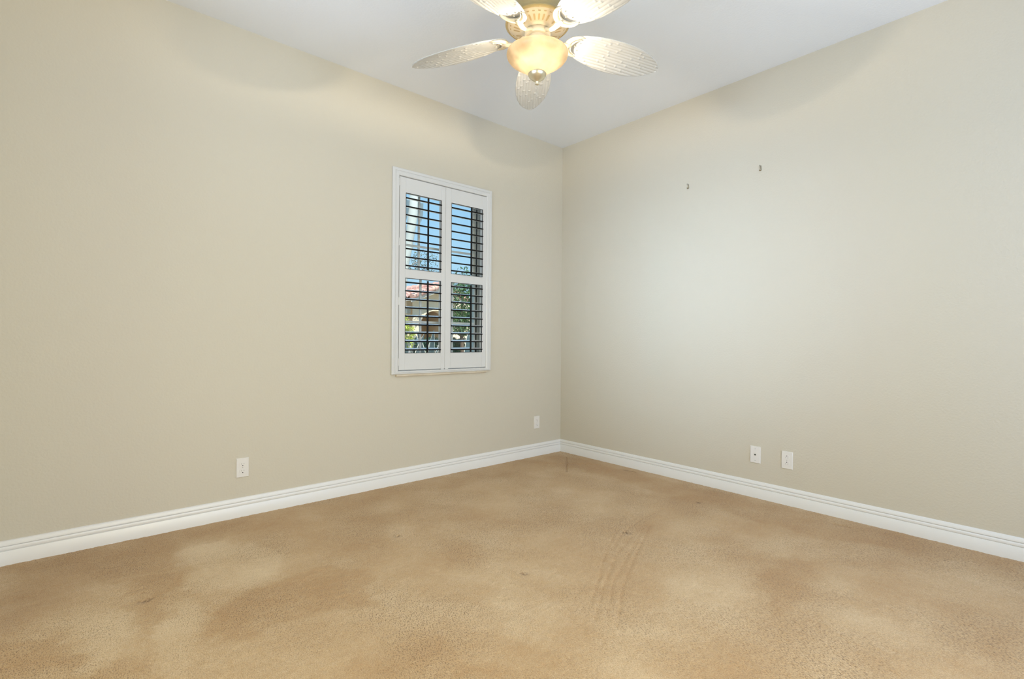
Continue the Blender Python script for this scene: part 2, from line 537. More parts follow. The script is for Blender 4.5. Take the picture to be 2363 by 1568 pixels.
def carpet():
    rs = np.random.RandomState(3)
    stp = 0.007
    xs = np.arange(-4.7, 0.0001, stp)
    ys = np.arange(-4.3, 0.0001, stp)
    nx, ny = len(xs), len(ys)
    X, Y = np.meshgrid(xs, ys)
    # wobble used to break up the edges of the brushed areas
    wx = X + 0.10 * vnoise(X, Y, 5, rs) + 0.07 * vnoise(X, Y, 14, rs) + 0.04 * vnoise(X, Y, 33, rs)
    wy = Y + 0.10 * vnoise(X, Y, 5, rs) + 0.05 * vnoise(X, Y, 14, rs)
    # faint crossing brush strokes, longer than they are wide
    lay = 0.34 * vnoise(X * .55 + Y * .30, Y - X * .5, 7, rs) + 0.28 * vnoise(X + Y * .6, (Y - X * .6) * .4, 11, rs)
    for t, s, pg in LAY:
        sd = poly_sd(wx, wy, pg)
        lay += t / (1 + np.exp(np.clip(sd / (s * 0.32), -40, 40)))
    stain_shade = np.zeros(X.shape)
    z = 0.0011 * (rs.rand(ny, nx) - 0.5) * 2 + 0.0018 * vnoise(X, Y, 45, rs)
    for pl in TRACKS:
        for a, b in zip(pl[:-1], pl[1:]):
            d, _ = seg_dist(X, Y, a, b)
            g = np.exp(-(d / 0.006) ** 2)
            lay -= 0.30 * g * (0.2 + rs.rand(ny, nx))
            z -= 0.002 * g
    for (x, y, r) in DENTS:
        d = np.hypot((X - x) * 1.0, (Y - y) * 1.0) + 0.012 * vnoise(X, Y, 90, rs) * 2
        g = np.exp(-(d / r) ** 2 * 1.3)
        stain_shade = np.maximum(stain_shade, 0.95 * g * (rs.rand(ny, nx) > 0.25))
        z -= 0.006 * g
    for a, b, wd, k in CREASES:
        d, _ = seg_dist(X, Y, a, b)
        g = np.exp(-(d / wd) ** 2)
        stain_shade = np.maximum(stain_shade, k * 0.8 * g)  # shade of the creases painted into the carpet colour
        z -= 0.006 * g
    co_ = np.stack([X, Y, z], -1).reshape(-1, 3).astype(np.float32)
    idx = np.arange(nx * ny).reshape(ny, nx)
    q = np.stack([idx[:-1, :-1], idx[:-1, 1:], idx[1:, 1:], idx[1:, :-1]], -1).reshape(-1, 4)
    me = bpy.data.meshes.new('floor')
    me.vertices.add(len(co_))
    me.vertices.foreach_set('co', co_.ravel())
    me.loops.add(q.size)
    me.loops.foreach_set('vertex_index', q.ravel().astype(np.int32))
    me.polygons.add(len(q))
    me.polygons.foreach_set('loop_start', np.arange(0, q.size, 4, dtype=np.int32))
    me.update(calc_edges=True)
    for nm, arr in (('pile_lay', lay), ('stain_shade', stain_shade)):
        a = me.attributes.new(nm, 'FLOAT', 'POINT')
        a.data.foreach_set('value', arr.ravel().astype(np.float32))
    me.shade_smooth()
    me.materials.append(CARP)
    o = bpy.data.objects.new('floor', me)
    COL.objects.link(o)
    struct(o, 'tan cut-pile carpet with brush marks and small dents', 'carpet')


carpet()

# ------------------------------------------------------------------ baseboards (mitred runs of one profile)
BB = [(0.0, 0.0), (.014, 0.0), (.014, .0655), (.0130, .0672), (.0085, .0678), (.0085, .0690), (.0125, .0715), (.0130, .0770),
      (.0122, .0840), (.0100, .0868), (.0055, .0874), (.0055, .0892), (.0104, .0900), (.0100, .0960), (.0080, .1030), (.0055, .1085), (.0, .111)]


def baseboard(name, label, P0, P1, nrm, m0, m1):
    """run from P0 to P1; m0/m1: how far each end moves along the run per unit of depth (mitre)"""
    P0, P1, nrm = Vector(P0), Vector(P1), Vector(nrm)
    d = (P1 - P0).normalized()
    vs = []
    for t, z in BB:
        vs.append(P0 + nrm * t + d * (m0 * t) + Vector((0, 0, z - 0.004)))
    for t, z in BB:
        vs.append(P1 + nrm * t + d * (m1 * t) + Vector((0, 0, z - 0.004)))
    k = len(BB)
    fs = [(i, i + 1, k + i + 1, k + i) for i in range(k - 1)] + [(0, k, 2 * k - 1, k - 1)]
    fs += [tuple(range(k)), tuple(range(k, 2 * k))]
    return struct(MB().add(vs, fs).build(name, TRIM, smooth=True, auto=35), label, 'baseboard')


baseboard('baseboard_left', 'white moulded baseboard under the shuttered window', (XL, 0, 0), (0, 0, 0), (0, -1, 0), 1, -1)
baseboard('baseboard_right', 'white moulded baseboard below the two wall plates', (0, 0, 0), (0, -4.3, 0), (-1, 0, 0), 1, -1)
baseboard('baseboard_near', 'white moulded baseboard on the short return wall', (XL, -0.75, 0), (XL, 0, 0), (1, 0, 0), -1, -1)
baseboard('baseboard_side', 'white moulded baseboard round the end of the return wall', (-4.7, -0.75, 0), (XL, -0.75, 0), (0, -1, 0), 1, 1)
baseboard('baseboard_rear', 'white moulded baseboard behind the photographer', (0, -4.3, 0), (-4.7, -4.3, 0), (0, 1, 0), 1, -1)

# ------------------------------------------------------------------ window: aluminium frame, sashes, muntins, panes
WIN = bpy.data.objects.new('window_1', None)
COL.objects.link(WIN)
WIN.location = ((WX0 + WX1) / 2, 0.12, WZ0)
struct(WIN, 'single-hung aluminium window behind the white shutters', 'window')
hx = (WX1 - WX0) / 2
hz = WZ1 - WZ0
ZM = 0.675           # meeting rail height above the opening's bottom


def frame4(mb, x0, x1, z0, z1, w, y0, y1):
    mb.box(x0, x0 + w, y0, y1, z0, z1).box(x1 - w, x1, y0, y1, z0, z1)
    mb.box(x0 + w, x1 - w, y0, y1, z0, z0 + w).box(x0 + w, x1 - w, y0, y1, z1 - w, z1)


mb = MB()
frame4(mb, -hx, hx, 0, hz, 0.026, -0.03, 0.03)
mb.build('window_frame', ALU, WIN)
mb = MB()
mb.box(-hx, hx, -.104, -.031, 0, .002).box(-hx, hx, -.104, -.031, hz - .002, hz)
mb.box(-hx, -hx + .002, -.104, -.031, .002, hz - .002).box(hx - .002, hx, -.104, -.031, .002, hz - .002)
mb.build('gap_reflector', LOUVW, WIN)  # white liner added to brighten the gaps round the panels
mb = MB()
mb.box(-hx + .031, -hx + .036, -0.034, -0.030, 0.03, hz - .03).box(hx - .041, hx - .033, -0.036, -0.030, 0.03, hz - .03)
mb.build('gasket', GASK, WIN)
for nm, za, zb, y0, y1 in (('lower_sash', 0.026, ZM + 0.012, -0.028, -0.006), ('upper_sash', ZM - 0.012, hz - 0.026, 0.002, 0.024)):
    mb = MB()
    frame4(mb, -hx + .026, hx - .026, za, zb, 0.022, y0, y1)
    s = mb.build(nm, ALU, WIN)
    yc = (y0 + y1) / 2
    for fx in (-0.148, 0.132):
        MB().box(fx - .007, fx + .007, yc - .006, yc + .006, za + .022, zb - .022).build('muntin', ALU, s)
    zc = (za + zb) / 2 - (0.01 if za < 0.1 else 0.09)
    MB().box(-hx + .048, hx - .048, yc - .0055, yc + .0055, zc - .007, zc + .007).build('muntin', ALU, s)
    MB().box(-hx + .04, hx - .04, yc - .002, yc + .002, za + .015, zb - .015).build('pane', GLASS, s)

# sill: a slab of cream marble under the shutter frame
struct(MB().bbox(-1.652, -0.868, -0.016, 0.10, 0.744, 0.7615, 0.003).build('trim_1', MARBLE),
       'cream marble window sill below the shutter frame', 'sill')

# ------------------------------------------------------------------ plantation shutter
SH = thing('plantation_shutter', 'white two-panel plantation shutter with louvers darkened as if backlit on the left wall', 'shutter', (-1.2595, 0, 0.760))
ox, oz = -1.2595, 0.760


def picture_frame(mb, x0, x1, z0, z1, prof, low=1.0):
    """mitred frame; prof = closed list of (inset, y)"""
    k = len(prof)
    vs = []
    for (sx_, sz_) in ((0, 0), (1, 0), (1, 1), (0, 1)):
        for ins, y in prof:
            vs.append(((x1 - ins) if sx_ else (x0 + ins), y, (z1 - ins) if sz_ else (z0 + ins * low)))
    fs = []
    for c in range(4):
        for i in range(k):
            a, b = c * k + i, c * k + (i + 1) % k
            a2, b2 = ((c + 1) % 4) * k + i, ((c + 1) % 4) * k + (i + 1) % k
            fs.append((a, b, b2, a2))
    mb.add(vs, fs)


mb = MB()
picture_frame(mb, -1.691 - ox, -0.828 - ox, 0.760 - oz, 2.181 - oz,
              [(0, 0.0), (0, -0.017), (.002, -0.019), (.010, -0.021), (.018, -0.021), (.021, -0.017), (.0235, -0.017), (.026, -0.021), (.044, -0.021), (.049, -0.018),
               (.051, -0.012), (.051, 0.010), (.044, 0.010), (.044, 0.0)], 0.46)
mb.build('shutter_frame', SHUT, SH, smooth=True, auto=30)

LOUV = {}


def louver_mesh(length):
    key = round(length, 4)
    if key in LOUV:
        return LOUV[key]
    prof = []
    wd, th = 0.0315, 0.0058
    n = 14
    for i in range(n):
        a = 2 * math.pi * i / n
        prof.append((wd * math.copysign(abs(math.cos(a)) ** 0.8, math.cos(a)), th * math.copysign(abs(math.sin(a)) ** 0.7, math.sin(a))))
    tl = math.radians(11.0)
    c, s_ = math.cos(tl), math.sin(tl)
    vs = []
    for x in (-length / 2, length / 2):
        for y, z in prof:
            vs.append((x, y * c - z * s_, y * s_ + z * c))
    mb = MB()
    for i in range(n):
        j = (i + 1) % n
        ym = (prof[i][0] + prof[j][0]) / 2
        mb.mi = 1 if ym < -0.0215 else 0  # front edge of the white blade painted with backlit shade
        b = len(mb.v)
        mb.v += [vs[i], vs[j], vs[n + j], vs[n + i]]
        mb.f.append((b, b + 1, b + 2, b + 3))
        mb.m.append(mb.mi)
    mb.mi = 0
    mb.mi = 1  # end caps get the same painted shade
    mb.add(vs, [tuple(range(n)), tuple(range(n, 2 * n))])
    LOUV[key] = mb
    return mb


def shutter_panel(x0, x1, sl, sr, hinge_left, label):
    """x0,x1 panel edges; sl, sr stile widths"""
    z0, z1 = 0.7885, 2.1260
    A = (0.905, 1.430)
    B = (1.492, 2.0215)
    y0, y1 = -0.013, 0.016
    mb = MB()
    for a, b, c, d in ((x0, x0 + sl, z0, z1), (x1 - sr, x1, z0, z1), (x0 + sl, x1 - sr, z0, A[0]), (x0 + sl, x1 - sr, A[1], B[0]), (x0 + sl, x1 - sr, B[1], z1)):
        mb.bbox(a - ox, b - ox, y0, y1, c - oz, d - oz, 0.0008)
    p = mb.build('panel', SHUT, SH)
    p['label'] = label
    ix0, ix1 = x0 + sl, x1 - sr
    for (za, zb) in (A, B):
        mb = MB()
        picture_frame(mb, ix0 - ox, ix1 - ox, za - oz, zb - oz, [(0, y0 - .0005), (.0026, y0 - .0005), (.0026, y0 + .005), (0, y0 + .005)])
        mb.build('shade_strip', BACKLIT, p)  # shade round the opening, added as a dark strip
        L = ix1 - ix0 - 0.008
        proto = None
        for i in range(9):
            z = zb - (0.0325 if zb > 1.8 else 0.028) - i * 0.0587
            if proto is None:
                o = louver_mesh(L).build('louver', [LOUVW, BACKLIT], p, smooth=True, auto=60)
                proto = o
            else:
                o = proto.copy()
                COL.objects.link(o)
                o.parent = p
            o.location = ((ix0 + ix1) / 2 - ox, 0.003, z - oz)
        xr = (ix0 + ix1) / 2 + 0.022 - ox
        MB().bbox(xr - .0055, xr + .0055, -0.040, -0.031, za + .004 - oz, zb - .012 - oz, 0.002).build('tilt_rod', BACKLIT, p, smooth=True, auto=40)  # rod coloured dark as its backlit silhouette
    for hz_ in (0.845, 1.265, 1.675, 2.085):
        xh = (x0 - .0015 if hinge_left else x1 + .0015) - ox
        MB().tube([(xh, -0.0145, hz_ - .026 - oz), (xh, -0.0145, hz_ + .026 - oz)], 0.0042, 8).build('hinge', SHUT, p, smooth=True, auto=40)
    MB().bbox((x1 - .03 if hinge_left else x0 + .004) - ox, (x1 - .004 if hinge_left else x0 + .03) - ox, -0.0125, 0.01, 0.7830 - oz, 0.7885 - oz, .001).build('magnet_catch', SHUT, p)


shutter_panel(-1.6360, -1.2602, 0.047, 0.0365, True, 'left shutter panel, nearer the camera')
shutter_panel(-1.2588, -0.8700, 0.0505, 0.0445, False, 'right shutter panel, nearer the corner')

# ------------------------------------------------------------------ wall plates (built facing -y, in local metres)
PW, PH = 0.064, 0.107


def duplex(label, loc, rotz, flip=False, group='duplex outlets'):
    t = thing('wall_outlet', label, 'outlet', loc, (0, 0, rotz), group)
    MB().bbox(-PW / 2, PW / 2, -0.006, 0, -PH / 2, PH / 2, 0.0022).build('cover_plate', PLATE, t)
    for s in (1, -1):
        mb = MB()
        n = 28
        vs = []
        for y in (-0.0055, -0.0074):
            for i in range(n):
                a = 2 * math.pi * i / n
                vs.append((0.0172 * math.cos(a), y, max(-.0125, min(.0125, 0.0172 * math.sin(a)))))
        mb.add(vs, [tuple(range(n, 2 * n))] + [(i, (i + 1) % n, n + (i + 1) % n, n + i) for i in range(n)])
        mb.mi = 1
        g = -1 if flip else 1
        for x, hh in ((-.0064, .0042), (.0064, .0034)):
            mb.box(x - .0011, x + .0011, -0.0077, -0.0070, g * .003 - hh, g * .003 + hh)
        mb.mi = 2
        vs = [(0.0027 * math.cos(2 * math.pi * i / 12), -0.0078, -g * .0073 + 0.0027 * math.sin(2 * math.pi * i / 12)) for i in range(12)]
        mb.add(vs, [tuple(range(12))])
        mb.build('receptacle', [PLATE, SCREW, SLOT], t, loc=(0, 0, s * 0.0193))
    mb = MB()
    mb.add([(0.0024 * math.cos(2 * math.pi * i / 12), y, 0.0024 * math.sin(2 * math.pi * i / 12)) for y in (-.0055, -.0069) for i in range(12)],
           [tuple(range(12, 24))] + [(i, (i + 1) % 12, 12 + (i + 1) % 12, 12 + i) for i in range(12)])
    mb.build('screw', SCREW, t)
    return t


duplex('white duplex outlet on the left wall, far left of the shuttered window', (-2.599, 0, 0.2745), 0)
duplex('small white duplex outlet right of the shuttered window beside the room corner', (-0.301, 0, 0.2895), 0)
duplex('white duplex outlet with ground holes up, right of the jack plate', (0, -1.9145, 0.276), -math.pi / 2, True)

t = thing('jack_plate', 'white wall plate with one dark phone jack hole on the right wall', 'wall plate', (0, -1.7235, 0.2765), (0, 0, -math.pi / 2))
MB().bbox(-PW / 2, PW / 2, -0.006, 0, -PH / 2, PH / 2, 0.0022).build('cover_plate', PLATE, t)
mb = MB()
mb.box(-.0062, .0062, -.0072, -.0055, -.0070, .0062)
mb.mi = 1
mb.box(-.0045, .0045, -.0076, -.0071, -.0030, .0042).box(-.0022, .0022, -.0076, -.0071, -.0052, -.0030)
mb.build('jack', [PLATE, SLOT], t)
for s in (1, -1):
    mb = MB()
    mb.add([(0.0026 * math.cos(2 * math.pi * i / 12), y, 0.0026 * math.sin(2 * math.pi * i / 12)) for y in (-.0055, -.0069) for i in range(12)],
           [tuple(range(12, 24))] + [(i, (i + 1) % 12, 12 + (i + 1) % 12, 12 + i) for i in range(12)])
    mb.build('screw', SCREW, t, loc=(0, 0, s * 0.0375))


# ------------------------------------------------------------------ picture hooks
def picture_hook(label, loc):
    t = thing('picture_hook', label, 'hook', loc, (0, 0, -math.pi / 2), 'picture hooks')
    mb = MB()
    pts = [(0, -.0035, .016), (0, -.0055, .010), (0, -.0030, .002), (0, -.0015, -.010), (0, -.0045, -.017), (0, -.0105, -.019), (0, -.0150, -.015), (0, -.0155, -.009)]
    wd = .0048
    vs = [(s * wd, y, z) for (_, y, z) in pts for s in (-1, 1)] + [(s * wd, y - .0012, z) for (_, y, z) in pts for s in (-1, 1)]
    k = len(pts) * 2
    fs = []
    for i in range(len(pts) - 1):
        a = i * 2
        fs += [(a, a + 1, a + 3, a + 2), (k + a, k + a + 2, k + a + 3, k + a + 1), (a, a + 2, k + a + 2, k + a), (a + 1, k + a + 1, k + a + 3, a + 3)]
    fs += [(0, k, k + 1, 1), (k - 2, k - 1, 2 * k - 1, 2 * k - 2)]
    mb.add(vs, fs)
    mb.build('hook_strip', STEEL, t)
    mb = MB()
    mb.tube([(0, 0.004, .006), (0, -.017, .0135)], 0.0014, 8)
    mb.tube([(0, -.0165, .0132), (0, -.0185, .0141)], 0.0042, 12)
    mb.build('nail', STEEL, t, smooth=True, auto=40)
    return t


picture_hook('small metal picture hook on the right wall, the lower one nearer the corner', (0, -1.239, 2.115))
picture_hook('small metal picture hook on the right wall, the one farther from the corner', (0, -1.742, 2.119))

# ------------------------------------------------------------------ ceiling fan
FX, FY = -1.6711, -1.4048
FAN = thing('ceiling_fan', 'cream five-blade ceiling fan with a lit glass bowl on the ceiling', 'ceiling fan', (FX, FY, H))
Z = lambda z: z - H
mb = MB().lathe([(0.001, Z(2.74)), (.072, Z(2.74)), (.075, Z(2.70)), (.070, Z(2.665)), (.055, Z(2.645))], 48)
mb.build('canopy', CREAM_LAMPLIT, FAN, smooth=True, auto=40)
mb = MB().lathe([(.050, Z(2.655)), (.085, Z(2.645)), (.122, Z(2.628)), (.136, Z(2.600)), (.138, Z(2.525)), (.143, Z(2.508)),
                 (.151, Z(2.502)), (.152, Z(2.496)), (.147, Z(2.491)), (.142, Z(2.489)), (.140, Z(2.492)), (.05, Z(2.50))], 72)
mb.build('motor_housing', CREAM_LAMPLIT, FAN, smooth=True, auto=40)


def vent_z(r):
    return 2.4915 - 0.026 * max(0, (0.141 - r) / 0.075) ** 0.8


mb = MB().lathe([(r, Z(vent_z(r))) for r in (.141, .136, .130, .122, .112, .10, .09, .08, .07)] + [(.066, Z(2.462)), (.03, Z(2.462))], 80)
AZ0 = 0.87326652
mb.mi = 1
for k in range(5):
    for off in (-24, -12, 0, 12, 24):
        a = AZ0 + math.radians(72 * k + 36 + off)
        ca, sa = math.cos(a), math.sin(a)
        for (r0, r1, hw) in ((.083, .114, .0052), (.125, .130, .0068)):
            vs, n = [], 16
            for i in range(n):
                q = 2 * math.pi * i / n
                pw = 0.6 if r0 < .1 else 0.3
                rr = (r0 + r1) / 2 + (r1 - r0) / 2 * math.copysign(abs(math.cos(q)) ** pw, math.cos(q))
                tt = hw * math.copysign(abs(math.sin(q)) ** pw, math.sin(q)) * (0.75 + 0.25 * (rr - r0) / (r1 - r0))
                vs.append((rr * ca - tt * sa, rr * sa + tt * ca, Z(vent_z(rr) - 0.0012)))
            mb.add(vs, [tuple(range(n))])
mb.build('vent_plate', [CREAM, VENT_SHADE], FAN, smooth=True, auto=40)
mb = MB().lathe([(.02, Z(2.466)), (.058, Z(2.466)), (.062, Z(2.460)), (.062, Z(2.444)), (.057, Z(2.438)), (.02, Z(2.437))], 48)
mb.build('flywheel_hub', CREAM, FAN, smooth=True, auto=40)
mb = MB().lathe([(.02, Z(2.440)), (.044, Z(2.438)), (.047, Z(2.432)), (.045, Z(2.400)), (.050, Z(2.392)), (.050, Z(2.386)), (.02, Z(2.385))], 48)
mb.build('light_fitter', CREAM, FAN, smooth=True, auto=40)

BL_R0, BL_R1 = 0.150, 0.662
WTAB = [(0, .000), (.012, .022), (.035, .040), (.08, .058), (.15, .073), (.25, .087), (.38, .097), (.5, .100), (.62, .097), (.74, .087), (.84, .071), (.92, .050), (.965, .031), (.99, .014), (1.0, .000)]


def wid(s):
    for (a, wa), (b, wb) in zip(WTAB[:-1], WTAB[1:]):
        if a <= s <= b:
            return wa + (wb - wa) * (s - a) / (b - a)
    return 0


def blade_mesh():
    rnd = random.Random(11)
    NU, NV = 190, 84
    pitch = 0.0165
    nodes = {}
    for rb in range(-7, 8):
        s0 = rnd.uniform(.05, .25)
        L = []
        while s0 < 1:
            L.append(s0)
            s0 += rnd.uniform(.16, .34)
        nodes[rb] = L
    us = [(1 - math.cos(math.pi * i / NU)) / 2 for i in range(NU + 1)]
    bot, top = [], []
    for s in us:
        hw = max(wid(s), 0.0012)
        for j in range(NV + 1):
            v = j / NV * 2 - 1
            y = v * hw
            x = BL_R0 + s * (BL_R1 - BL_R0)
            rb = math.floor(y / pitch + .5)
            ph = (y / pitch + .5) - rb - .5
            rib = 0.0030 * math.sqrt(max(0, 1 - (2 * ph) ** 2)) 
            for n in nodes.get(rb, []):
                d = abs(s - n) * (BL_R1 - BL_R0)
                if d < .0052:
                    rib = max(rib, (0.0030 + 0.0014 * (1 - (d / .0052) ** 2)) * max(0, 1 - abs(2 * ph) ** 6))
            # smooth boss where the arm is screwed on
            d = math.hypot((s - .13) / .17, y / .055)
            k = min(1, max(0, (d - .85) / .35))
            rib = 0.0032 * (1 - k) + rib * k
            edge = min(1, (1 - abs(v)) / 0.06)
            rib *= edge
            droop = -0.030 * s - 0.014 * s * s
            crown = 0.010 * (1 - (y / .1) ** 2)
            bot.append((x, y, droop + crown - 0.003 - rib))
            top.append((x, y, droop + crown + 0.003 * edge))
    n = len(bot)
    W = NV + 1
    fs = []
    for i in range(NU):
        for j in range(NV):
            a = i * W + j
            fs.append((a, a + 1, a + W + 1, a + W))
            fs.append((n + a, n + a + W, n + a + W + 1, n + a + 1))
    for i in range(NU):
        for j in (0, NV):
            a = i * W + j
            fs.append((a, a + W, n + a + W, n + a))
    for i in (0, NU):
        for j in range(NV):
            a = i * W + j
            fs.append((a, a + 1, n + a + 1, n + a))
    return MB().add(bot + top, fs)


def arm_mesh():
    mb = MB()
    # stem from the hub out to the root of the blade
    mb.tube([(.050, 0, .012), (.072, 0, .006), (.096, 0, -.010), (.122, 0, -.014), (.150, 0, -.008), (.172, 0, -.003)], [.013, .012, .011, .012, .015, .012], 12, 0.75)
    # horseshoe that hugs the root of the blade
    cx, rr = 0.222, 0.064
    pts, rad = [], []
    for i in range(25):
        a = math.radians(92 + (268 - 92) * i / 24)
        pts.append((cx + rr * 1.05 * math.cos(a), rr * math.sin(a) * .92, -0.004 - 0.002 * math.cos(a)))
        k = math.sin(math.pi * i / 24)
        rad.append(0.0035 + 0.0115 * k ** 0.7)
    mb.tube(pts, rad, 10, 0.6)
    # a second, thinner lip inside it
    pts, rad = [], []
    for i in range(21):
        a = math.radians(105 + (255 - 105) * i / 20)
        pts.append((cx + .046 * math.cos(a), .046 * math.sin(a), -0.0055))
        rad.append(0.002 + 0.003 * math.sin(math.pi * i / 20))
    mb.tube(pts, rad, 8, 0.8)
    for x, y in ((.196, .0), (.214, .022), (.214, -.022)):
        mb.ball((x, y, -0.0005), .004, 6)
    return mb


b0 = blade_mesh().build('blade', BLADE, FAN, smooth=True, auto=50)
a0 = arm_mesh().build('blade_arm', CREAM, b0, smooth=True, auto=50)
for k in range(5):
    if k == 0:
        b = b0
    else:
        b = b0.copy()
        COL.objects.link(b)
        b.parent = FAN
        a = a0.copy()
        COL.objects.link(a)
        a.parent = b
    b.location = (0, 0, Z(2.438))
    b.rotation_mode = 'XYZ'
    b.rotation_euler = (math.radians(-12.5), 0, AZ0 + math.radians(72 * k))

prof = [(.1405, 2.3660), (.1435, 2.3640), (.1450, 2.3560), (.1425, 2.3455), (.1330, 2.3325), (.1190, 2.3215), (.1040, 2.3125), (.0890, 2.3030), (.0750, 2.2930), (.0610, 2.2820), (.0430, 2.2685), (.020, 2.265)]
inner = [(max(r - .004, .016), z + .003) for r, z in prof[1:]][::-1]
mb = MB().lathe([(r, Z(z)) for r, z in prof + inner] + [(prof[0][0], Z(prof[0][1]))], 72)
bowl = mb.build('light_bowl', BOWL, FAN, smooth=True, auto=60)
bowl['label'] = 'glowing amber alabaster glass bowl'
mb = MB().lathe([(.001, Z(2.2700)), (.040, Z(2.2690)), (.0435, Z(2.2650)), (.0425, Z(2.2590)), (.0360, Z(2.2480)), (.0250, Z(2.2390)), (.0140, Z(2.2320)),
                 (.0085, Z(2.2270)), (.0075, Z(2.2230)), (.0100, Z(2.2200)), (.0090, Z(2.2165)), (.0040, Z(2.2140)), (.0005, Z(2.2135))], 48)
mb.build('finial', FIN, bowl, smooth=True, auto=50)
mb = MB()
for i in range(22):
    mb.ball((0, 0, Z(2.2120 - i * .0022)), .0013, 5)
mb.ball((0, 0, Z(2.2120 - 22 * .0022)), .0022, 6)
mb.build('pull_chain', STEEL, FAN, smooth=True)
mb = MB().lathe([(.045, Z(2.396)), (.070, Z(2.394)), (.074, Z(2.391)), (.072, Z(2.388)), (.045, Z(2.388))], 48)
mb.build('bulb_shield', CREAM, FAN, smooth=True, auto=40)  # unseen pan added to keep bulb light off the vents
# the bulb inside the bowl
light('fan_bulb', 'POINT', (FX - .012, FY - .032, 2.364), 21.0, (1, 0.88, 0.70), shadow_soft_size=0.02)

# ------------------------------------------------------------------ outside
GZ = -0.3
o = MB().box(-8, 40, 0.25, 60, GZ - 0.2, GZ).build('ground', BOUNCE_GROUND)
struct(o, 'pale gravel ground outside the window, pale to bounce fill light', 'ground')


def leaf_cloud(mb, rnd, n, size, sampler, up=0.3):
    for _ in range(n):
        c = Vector(sampler())
        d = Vector((rnd.gauss(0, 1), rnd.gauss(0, 1), rnd.gauss(0, 1) + up)).normalized()
        s = d.orthogonal().normalized()
        s.rotate(Matrix.Rotation(rnd.uniform(0, 6.28), 3, d))
        t2 = d.cross(s)
        L = size * rnd.uniform(.7, 1.3)
        wv = L * .42
        mb.add([c - s * L * .5, c + t2 * wv * .5 + d * wv * .15, c + s * L * .5, c - t2 * wv * .5 + d * wv * .15], [(0, 1, 2), (0, 2, 3)])


def ellipsoid(rnd, c, r):
    def f():
        while True:
            q = [rnd.uniform(-1, 1) for _ in range(3)]
            l = sum(x * x for x in q)
            if .25 < l < 1:
                return [c[i] + r[i] * q[i] for i in range(3)]
    return f


# house with a small gabled, arched portico
HS = thing('house', 'tan stucco house with a pink tiled gable over an arched entry', 'house', (4.3, 9.0, GZ))
hxo, hyo, hzo = 4.3, 9.0, GZ
GX0, GX1, GPK = 3.63, 5.03, 4.33      # portico wall edges and gable centre
EZ, PZ = 2.10, 2.43                     # wall height at edge and at peak
AX0, AX1, ASP, ATOP = 3.86, 4.96, 1.30, 1.79


def gable(x):
    return EZ + (PZ - EZ) * (1 - abs(x - GPK) / (GX1 - GPK))


def archz(x):
    q = (x - (AX0 + AX1) / 2) / ((AX1 - AX0) / 2)
    return ASP + (ATOP - ASP) * math.sqrt(max(0, 1 - q * q)) if abs(q) < 1 else GZ


mb = MB()
xs = [GX0, 3.75, AX0 - .0005] + [AX0 + (AX1 - AX0) * (1 - math.cos(math.pi * i / 26)) / 2 for i in range(27)] + [AX1 + .0005, GX1]
for xa, xb in zip(xs[:-1], xs[1:]):
    pts = []
    for yy in (0, .35):
        for x in (xa, xb):
            zb_ = archz(min(max(x, AX0), AX1)) if (xa >= AX0 - 1e-6 and xb <= AX1 + 1e-6) else GZ
            if zb_ == GZ and (xa >= AX0 - 1e-6 and xb <= AX1 + 1e-6):
                zb_ = ASP
            pts += [(x - hxo, yy, zb_ - hzo), (x - hxo, yy, gable(x) - hzo)]
    mb.add(pts, [(0, 2, 3, 1), (4, 5, 7, 6), (0, 4, 6, 2), (1, 3, 7, 5)])
mb.box(GX0 - hxo, GX0 + .25 - hxo, .352, 1.6, 0, EZ - hzo).box(AX1 + .0005 - hxo, GX1 - hxo, .352, 1.6, 0, EZ - hzo)
mb.build('portico_wall', STUCCO, HS)
MB().box(GX0 + .26 - hxo, AX1 - hxo, 1.3, 1.6, 0, 2.0 - hzo).build('entry_wall', STUCCO_SHADE, HS)
mb = MB().box(GX1 + .001 - hxo, 9.0 - hxo, 0.75, 5, 0, 2.15 - hzo).box(-3 - hxo, GX0 + .3 - hxo, 1.62, 5, 0, 2.0 - hzo).box(GX0 + .3 - hxo, GX1 - hxo, 1.62, 5, 0, 2.1 - hzo)
mb.build('main_wall', STUCCO, HS)
